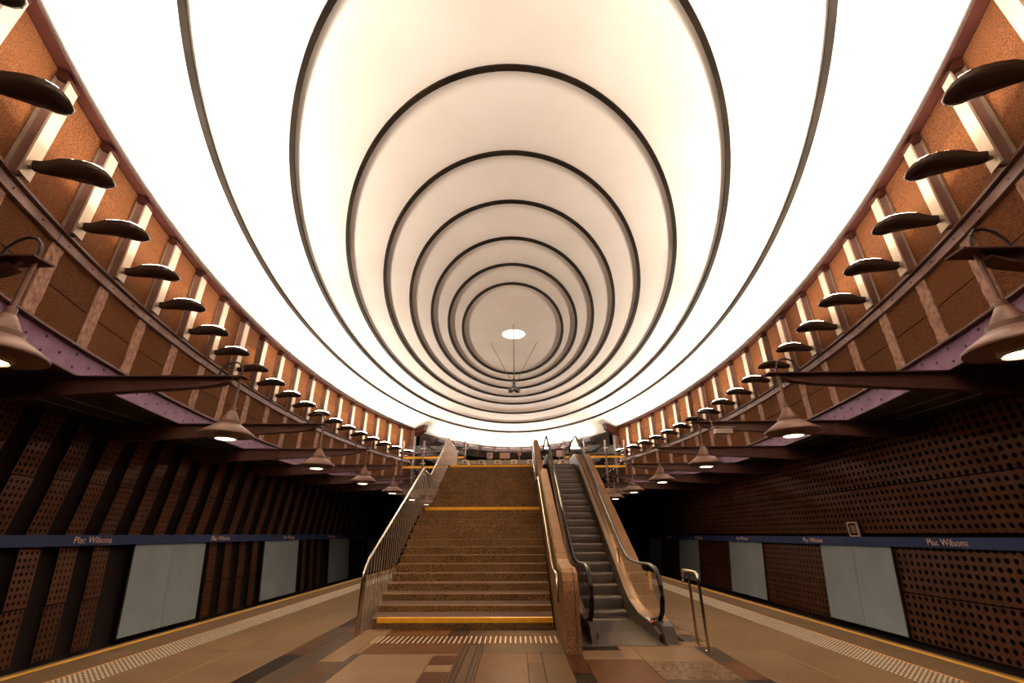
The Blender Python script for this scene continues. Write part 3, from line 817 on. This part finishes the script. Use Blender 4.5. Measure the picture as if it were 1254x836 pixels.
# sloping granite deck outside the escalator
dk = empty('granite_deck', (2.8, 10.0, 0))
tag(dk, 'sloping speckled granite deck along the outer side of the escalator', 'parapet')
dp = [(9.8, .02), (10.5, .27), (11.0, .56), (12.3, 1.32), (14.0, 2.29), (15.8, 3.33), (17.6, 4.36), (18.0, 4.5), (19.6, 4.54)]
MB().prism([(a - 10, b - .05) for a, b in dp[1:]] + [(9.6, 3.6), (7.6, 3.6), (1.4, .0)], 'x', -.13, .27).build('deck_body', 'granite', dk)
for (a, za), (b, zb) in zip(dp, dp[1:]):
    L_ = b - a
    MB().prism([(a - 10 + .003, za), (b - 10 - .003, zb), (b - 10 - .003, zb - .05), (a - 10 + .003, za - .05 if za > .05 else 0)], 'x', -.135, .30).build('deck_slab', 'granite_pale', dk)

# steel queue barrier on the platform
qb = empty('tube_barrier', (3.03, 8.05, 0))
tag(qb, 'hooped stainless tube barrier on the floor beside the escalator', 'barrier')
MB().tube([(0, -.19, 0), (0, -.19, .93), (0, -.17, .99), (0, -.12, 1.03), (0, .44, 1.03), (0, .49, 1.02), (0, .52, .98), (0, .52, .86)], .023, 10).build('hoop', 'stainless', qb, True)
MB().tube([(-.02, .18, 0), (-.02, .18, 1.02)], .021, 10).build('leg', 'stainless', qb, True)
MB().lathe([(0, -.03), (.03, -.02), (.03, .0), (.02, .02)], 10, (0, .52, .86)).build('end_cap', 'stainless', qb, True)
for x_, y_ in ((0, -.19), (-.02, .18)):
    MB().lathe([(0, 0.001), (.055, 0.001), (.055, .008), (.03, .012)], 14, (x_, y_, 0)).build('floor_flange', 'stainless', qb)

# ------------------------------------------------------------------ mezzanine and hall behind the stairs
mz = struct(MB().box(-2.75, 3.0, YM + .6, 28, ZM - .35, ZM).build('floor_mezzanine', 'mezz_floor'))
struct(MB().box(-7.2, 7.3, 28, 40, ZM - .35, ZM).build('floor_hall', 'mezz_floor'))
hw = struct(MB().box(-8.5, 8.5, 39.6, 39.9, ZM, 8.3).build('wall_hall', 'hall_wall'))
for sg in (-1, 1):
    struct(MB().box(sg * 7.35 - .1, sg * 7.35 + .1, 31.2, 39.6, ZM, 8.15).build('wall_hall_' + ('left' if sg < 0 else 'right'), 'hall_wall'))
mb = ring([(.0, 7.3), (.25, 7.3), (.25, 8.22), (.0, 8.22)], TEND + .06, 2 * pi - TEND - .06, 40)
struct(mb.build('trim_dome', 'hall_wall', None, True))
# ticket gates
gate = empty('ticket_gate')
MB().box(-.13, .13, -.75, .75, 0, .86).build('cabinet', 'gate_dark', gate)
gtop = MB().cbox(-.16, .16, -.8, .8, .86, 1.06, .02).build('top_box', 'gate_pale', gate)
MB().box(-.05, .05, -.806, -.8, .90, .99).build('card_reader', 'rubber', gtop)
MB().tube([(.13, 0, .8), (.42, 0, .74)], .018, 6).build('turnstile_arm', 'stainless', gate)
G0 = gate
for k in range(7):
    mw = Matrix.Translation((-2.5 + .86 * k, 24.6, ZM))
    o = G0 if k == 0 else copy_tree(G0, mw)
    o.matrix_basis = mw
    tag(o, 'pale-topped ticket gate in a row at the top of the stairs', 'ticket gate', 'ticket gates on the upper level')
# flood lights along the far rim of the dome
fd = empty('floodlight')
MB().cbox(-.52, .52, -.2, .2, -.18, .1, .03).build('housing', 'flood_body', fd)
MB().box(-.42, .42, -.16, .16, .1, .106).build('front_glass', 'flood_lit', fd)
MB().tube([(-.5, 0, -.02), (-.5, 0, -.24), (.5, 0, -.24), (.5, 0, -.02)], .018, 6).build('yoke', 'flood_body', fd)
for k in range(11):
    th = pi + (k - 5) * .135
    p, t, nn = ell_frame(th)
    mw = frame_mw(p + nn * .35, -t, -nn, 7.93)
    o = fd if k == 0 else copy_tree(fd, mw)
    o.matrix_basis = mw
    ld = bpy.data.lights.new('flood_light', 'AREA'); ld.shape = 'RECTANGLE'; ld.size = .8; ld.size_y = .2; ld.energy = FLOOD_W; ld.color = UP_COL
    lo = bpy.data.objects.new('flood_light', ld); COL.objects.link(lo); lo.parent = o
    lo.matrix_basis = Matrix.Translation((0, -.12, .115)) @ Matrix.Rotation(pi + radians(35), 4, 'X')
    tag(o, 'dark boxy floodlight mounted on the rim of the oval above the hall', 'floodlight', 'floodlights on the dome rim')
# hall signs and kiosk
def sign(nm, x, y, z, w_, h_, mt, lab, post=True, sym=False):
    r_ = empty(nm, (x, y, ZM)); tag(r_, lab, 'sign')
    MB().box(-w_ / 2, w_ / 2, -.04, .04, z - ZM, z - ZM + h_).build('sign_panel', mt, r_)
    MB().tube([(0, 0.0, 0), (0, 0.0, z - ZM + .02)], .03, 8).build('post', 'hub_metal', r_)
    if sym:
        zc_ = z - ZM + h_ / 2
        for q in range(4):
            MB().box(-.13 + q * .06, -.07 + q * .06, -.05, -.04, zc_ - .13 + q * .055, zc_ - .09 + q * .055).build('pictogram', 'rubber', r_)
        MB().tube([(-.13, -.045, zc_ - .03), (.08, -.045, zc_ + .15)], .012, 6).build('pictogram', 'rubber', r_)
    return r_
sign('escalator_sign', -1.55, 30.0, 6.2, .38, .38, 'sign_pink', 'square pinkish sign with a stepped escalator pictogram', sym=True)
sign('blank_sign', -.6, 32.0, 6.5, .72, .4, 'sign_pink', 'wide plain pinkish panel above the ticket gates')
sign('square_sign', 3.1, 30.0, 6.3, .4, .4, 'sign_pink', 'plain square pinkish sign on a post beyond the escalator top')
ck = empty('round_clock', (.42, 29.0, ZM)); tag(ck, 'round dark station clock on a thin post in the hall', 'clock')
MB().tube([(0, 0, 0), (0, 0, 2.1)], .035, 8).build('post', 'hub_metal', ck)
c_ = MB().lathe([(0, -.06), (.12, -.06), (.13, 0), (.12, .06), (0, .06)], 20)
c_.v = [(x, z, y + 2.2) for x, y, z in c_.v]; c_.build('clock_head', 'notice_brown', ck)
kb = empty('hall_kiosk', (0, 36.2, ZM)); tag(kb, 'low dark kiosk with a tan fascia behind the ticket gates', 'kiosk')
MB().box(-4.6, 4.6, -.9, .9, 0, 2.45).build('cabin', 'hall_wall', kb)
MB().box(-4.7, 4.7, -1.0, 1.0, 2.45, 2.75).build('fascia', 'hall_panel', kb)
for x in (-3.6, -2.4, -1.2, 0, 1.2, 2.4, 3.6):
    MB().box(x - .5, x + .5, -.92, -.9, .9, 2.2).build('window_pane', 'flood_glass', kb)

# glass screens with yellow marking strips either side of the stair head
for sg, xs, lab in ((-1, (-6.9, -5.6, -4.3, -3.0), 'glass screen with yellow marking strips beside the stair railing head'),
                    (1, (3.2, 4.5, 5.8, 7.0), 'glass screen with yellow marking strips beyond the escalator head')):
    gs = empty('glass_screen', ((xs[0] + xs[-1]) / 2, 28.15, ZM)); tag(gs, lab, 'glass screen')
    ox = (xs[0] + xs[-1]) / 2
    for x in xs:
        MB().box(x - ox - .045, x - ox + .045, -.05, .05, 0, 2.9).build('post', 'rail_steel', gs)
        for z in (.5, 1.5, 2.4):
            MB().tube([(x - ox - .16, -.06, z), (x - ox + .16, -.06, z)], .025, 6).build('glass_clamp', 'stainless', gs)
    for a, b in zip(xs, xs[1:]):
        MB().box(a - ox + .06, b - ox - .06, -.008, .008, .08, 2.6).build('pane', 'glass', gs)
        for z in (1.22, 1.80):
            MB().box(a - ox + .06, b - ox - .06, -.013, -.009, z, z + .13).build('marking_strip', 'yellow', gs)
    MB().tube([(xs[0] - ox, -.1, 2.05), (xs[-1] - ox, -.1, 2.35 if sg < 0 else 2.05)], .03, 8).build('rail', 'rail_steel', gs)

# ------------------------------------------------------------------ cantilever beams and pendant lamps
BEAM_Y = [3.86, 7.62, 11.4, 15.05, 18.8, 22.5, 26.2]
def beam_mesh():
    out = [(10.95, 4.245), (4.95, 4.245), (5.0, 4.16), (5.15, 4.10), (5.5, 4.055), (7.0, 3.965), (9.0, 3.865), (10.0, 3.83), (10.35, 3.86), (10.7, 3.98), (10.95, 4.12)]
    web = MB().prism(out, 'y', -.03, .03)
    top = MB().prism([(10.95, 4.245), (4.72, 4.225), (4.72, 4.245), (10.95, 4.27)], 'y', -.11, .11)
    bot = MB().sweep([(x, 0, z) for x, z in out[2:]], [(-.08, -.012), (.08, -.012), (.08, .012), (-.08, .012)])
    return web, top, bot
w_, t_, b_ = beam_mesh()
bm_w, bm_t, bm_b = w_.mesh('web', 'maroon_steel'), t_.mesh('top_flange', 'maroon_steel'), b_.mesh('bottom_flange', 'maroon_steel')
MIR = Matrix.Diagonal((-1, 1, 1, 1))
shade = MB().lathe([(.425, 0), (.43, .012), (.425, .03), (.20, .19), (.185, .19), (.185, .245), (.15, .25), (.145, .27), (.065, .42), (.05, .43), (.048, .50), (.03, .51)], 32)
inner = MB().lathe([(.40, .012), (.21, .18), (.20, .19)], 32)
shade_me = shade.mesh('lamp_shade', 'pendant_paint', True)
inner_me = MB().lathe([(.41, .006), (.19, .165), (.0, .165)], 32).mesh('reflector', 'pendant_inside', True)
drum_me = MB().lathe([(.17, .165), (.19, -.04), (.165, -.065), (.155, -.05)], 28).mesh('lamp_drum', 'pendant_inside', True)
lens_me = MB().lathe([(.0, -.07), (.12, -.065), (.158, -.045), (.158, -.02), (0, -.02)], 28).mesh('lens', 'lens_pendant', True)
rod_me = MB().tube([(0, 0, .50), (0, 0, 1.045)], .024, 10).mesh('rod', 'pendant_paint', True)
cab_me = MB().tube([(0, 0, 1.06), (.0, 0, 1.16), (.03, 0, 1.27), (.10, 0, 1.34), (.2, 0, 1.36), (.3, 0, 1.32), (.38, 0, 1.22), (.42, 0, 1.08)], .017, 8).mesh('cable_loop', 'cable', True)
NTH = ['nearest the free end of the platform', 'second along the row', 'third along the row', 'fourth along the row', 'fifth along the row', 'sixth along the row', 'seventh along the row']
for sg in (-1, 1):
    for i, y in enumerate(BEAM_Y):
        b = empty('cantilever_beam', (0, y, 0))
        tag(b, 'dark maroon tapered cantilever beam carrying a pendant lamp', 'beam', 'cantilever beams over the platform edges')
        for nm, me in (('web', bm_w), ('top_flange', bm_t), ('bottom_flange', bm_b)):
            place(nm, me, b, MIR if sg < 0 else Matrix())
        lx = sg * 4.82 + (.12 if sg > 0 else 0) * 1
        p = empty('pendant_lamp', (lx, y, 3.18))
        tag(p, 'brown conical pendant lamp hanging beside a surveillance camera' if (sg > 0 and i == 2) else 'brown conical pendant lamp hanging lit from a bare beam tip', 'pendant lamp', None if (sg > 0 and i == 2) else 'pendant lamps below the beam tips')
        for nm, me in (('lamp_shade', shade_me), ('reflector', inner_me), ('lamp_drum', drum_me), ('lens', lens_me), ('rod', rod_me), ('cable_loop', cab_me)):
            o = place(nm, me, shd if nm == 'reflector' else drm if nm == 'lens' else p, MIR if (nm == 'cable_loop' and sg < 0) else None)
            if nm == 'lamp_shade': shd = o
            if nm == 'lamp_drum': drm = o
        ld = bpy.data.lights.new('pendant_light', 'SPOT'); ld.energy = PEND_W; ld.color = PEND_COL
        ld.spot_size = radians(150); ld.spot_blend = .5; ld.shadow_soft_size = .12
        lo = bpy.data.objects.new('pendant_light', ld); COL.objects.link(lo); lo.parent = p; lo.location = (0, 0, -.10)

# surveillance camera on a curved arm under a beam tip
cc = empty('surveillance_camera', (5.25, 11.12, 3.92))
tag(cc, 'small surveillance camera on a curved arm below a beam tip', 'camera')
MB().tube([(-.06, .16, .32), (-.06, .1, .28), (-.06, .08, .0), (-.05, .05, -.12), (0, 0, -.2), (.08, -.02, -.2), (.14, -.03, -.14), (.16, -.03, -.04)], .02, 8).build('arm', 'pendant_paint', cc, True)
bd = MB().cbox(-.08, .34, -.11, .05, -.04, .10, .03); bd = bd.build('body', 'cam_body', cc)
MB().box(-.12, .40, -.13, .07, .10, .115).build('sun_shield', 'cam_body', bd)
MB().lathe([(0, 0), (.04, 0), (.04, .05), (0, .05)], 12).build('lens', 'rubber', bd).matrix_basis = Matrix.Translation((.34, -.03, .03)) @ Matrix.Rotation(pi / 2, 4, 'Y')

# ------------------------------------------------------------------ gallery uplighters
def shell_mesh():
    sec = [(.0, .085, .03, -.11), (.10, .09, .045, -.12), (.18, .105, .08, -.115), (.28, .14, .115, -.10), (.42, .18, .13, -.085), (.56, .21, .125, -.085),
           (.68, .22, .11, -.09), (.78, .20, .085, -.09), (.85, .15, .06, -.075), (.89, .08, .035, -.045), (.90, .03, .015, -.03)]
    n_ = 16; lower = MB(); upper = MB()
    def sect(y, hw_, zt, zb, up_):
        zr = zt - .04 if y > .3 else zt - .03; out = []
        for k in range(n_ + 1):
            a = pi * k / n_
            if up_: out.append((hw_ * .97 * cos(a), y, zr + (zt - zr) * sin(a)))
            else: out.append((hw_ * cos(a), y, zr - (zr - zb) * sin(a) ** .6))
        return out
    for mb_, up_, s_ in ((lower, False, sec), (upper, True, [q for q in sec if .25 < q[0] < .80])):
        vs = [p for q in s_ for p in sect(*q, up_)]; m = n_ + 1
        fs = [(i * m + k, i * m + k + 1, (i + 1) * m + k + 1, (i + 1) * m + k) for i in range(len(s_) - 1) for k in range(n_)]
        fs += [tuple(range(m)), tuple((len(s_) - 1) * m + k for k in range(m))]
        if not up_ :
            fs += [(i * m, i * m + n_, (i + 1) * m + n_, (i + 1) * m) for i in (0, 1, 2, 7, 8, 9)]
        mb_.add(vs, fs)
    return lower.mesh('shell', 'shell_black', True), upper
sh_me, up_mb = shell_mesh()
lens_lit = up_mb.mesh('lens', 'lens_lit', True)
lens_off = up_mb.mesh('lens', 'lens_unlit', True)
brk_me = MB().box(-.05, .05, -.06, .04, -.07, .02).mesh('bracket', 'post_metal')
OFF = {(-1, 3), (1, 3), (1, 8), (-1, 15)}
UPL = bpy.data.lights.new('uplight', 'AREA'); UPL.shape = 'DISK'; UPL.size = .26; UPL.energy = UP_W; UPL.color = UP_COL; UPL.spread = radians(170)
for sg in (-1, 1):
    for k in ks:
        p, t, nn = ell_frame(th_at(sg * (S8 + k * BAY)))
        mw = frame_mw(p + nn * .29, t, nn, 6.40)
        u_ = empty('gallery_uplighter', mw=mw)
        off = (sg, k) in OFF
        tag(u_, 'unlit grey-lensed clog-shaped uplighter on a gallery post' if off else 'lit dark clog-shaped uplighter on a gallery post', 'wall lamp',
            'unlit gallery uplighters' if off else 'lit gallery uplighters')
        s_ = place('shell', sh_me, u_); place('lens', lens_off if off else lens_lit, s_); place('bracket', brk_me, u_)
        if not off:
            lo = bpy.data.objects.new('uplight', UPL); COL.objects.link(lo); lo.parent = u_
            lo.matrix_basis = Matrix.Translation((0, .50, .15)) @ Matrix.Rotation(pi - radians(UP_TILT), 4, 'X')

# ------------------------------------------------------------------ camera cluster hung on three cables under the crown
hb = empty('hanging_hub', (.13, 17.46, 7.05))
tag(hb, 'dark equipment cluster hanging on three thin cables from the dome crown', 'hanging fixture')
for q, (x, y) in enumerate(((0, -1.28), (-1.06, .63), (1.05, .63))):
    MB().tube([(0, 0, .12), (x, y, 2.42)], .022 if q == 0 else .012, 6).build('cable', 'hub_metal', hb)
    MB().lathe([(0, 0), (.10, 0), (.10, .03), (0, .03)], 12, (x, y, 2.40)).build('anchor_plate', 'hub_metal', hb)
    MB().lathe([(0, .0), (.09, .02), (.12, .10), (.09, .2), (0, .22)], 12, (x * .14, y * .14, -.12)).build('lamp_head', 'hub_metal', hb, True)
MB().lathe([(0, -.1), (.08, -.08), (.10, .05), (.05, .2), (.05, .45), (.02, .5)], 14).build('hub_body', 'hub_metal', hb, True)

# the three heads of the cluster throw warm spots on the stair foot, the escalator foot and the upper level
for tx, ty, tz, wt in ((-1.9, 9.0, 0, HUB_W), (2.4, 8.4, 0, HUB_W), (.2, 23, ZM, HUB_W * .25)):
    ld = bpy.data.lights.new('hub_spot', 'SPOT'); ld.energy = wt; ld.color = (1, .70, .38); ld.spot_size = radians(34); ld.spot_blend = .8; ld.shadow_soft_size = .05
    lo = bpy.data.objects.new('hub_spot', ld); COL.objects.link(lo); lo.parent = hb
    d = Vector((tx - .13, ty - 17.46, tz - 7.05)).normalized()
    lo.matrix_basis = Matrix.Translation(d * .28 - Vector((0, 0, .12))) @ d.to_track_quat('-Z', 'Y').to_matrix().to_4x4()
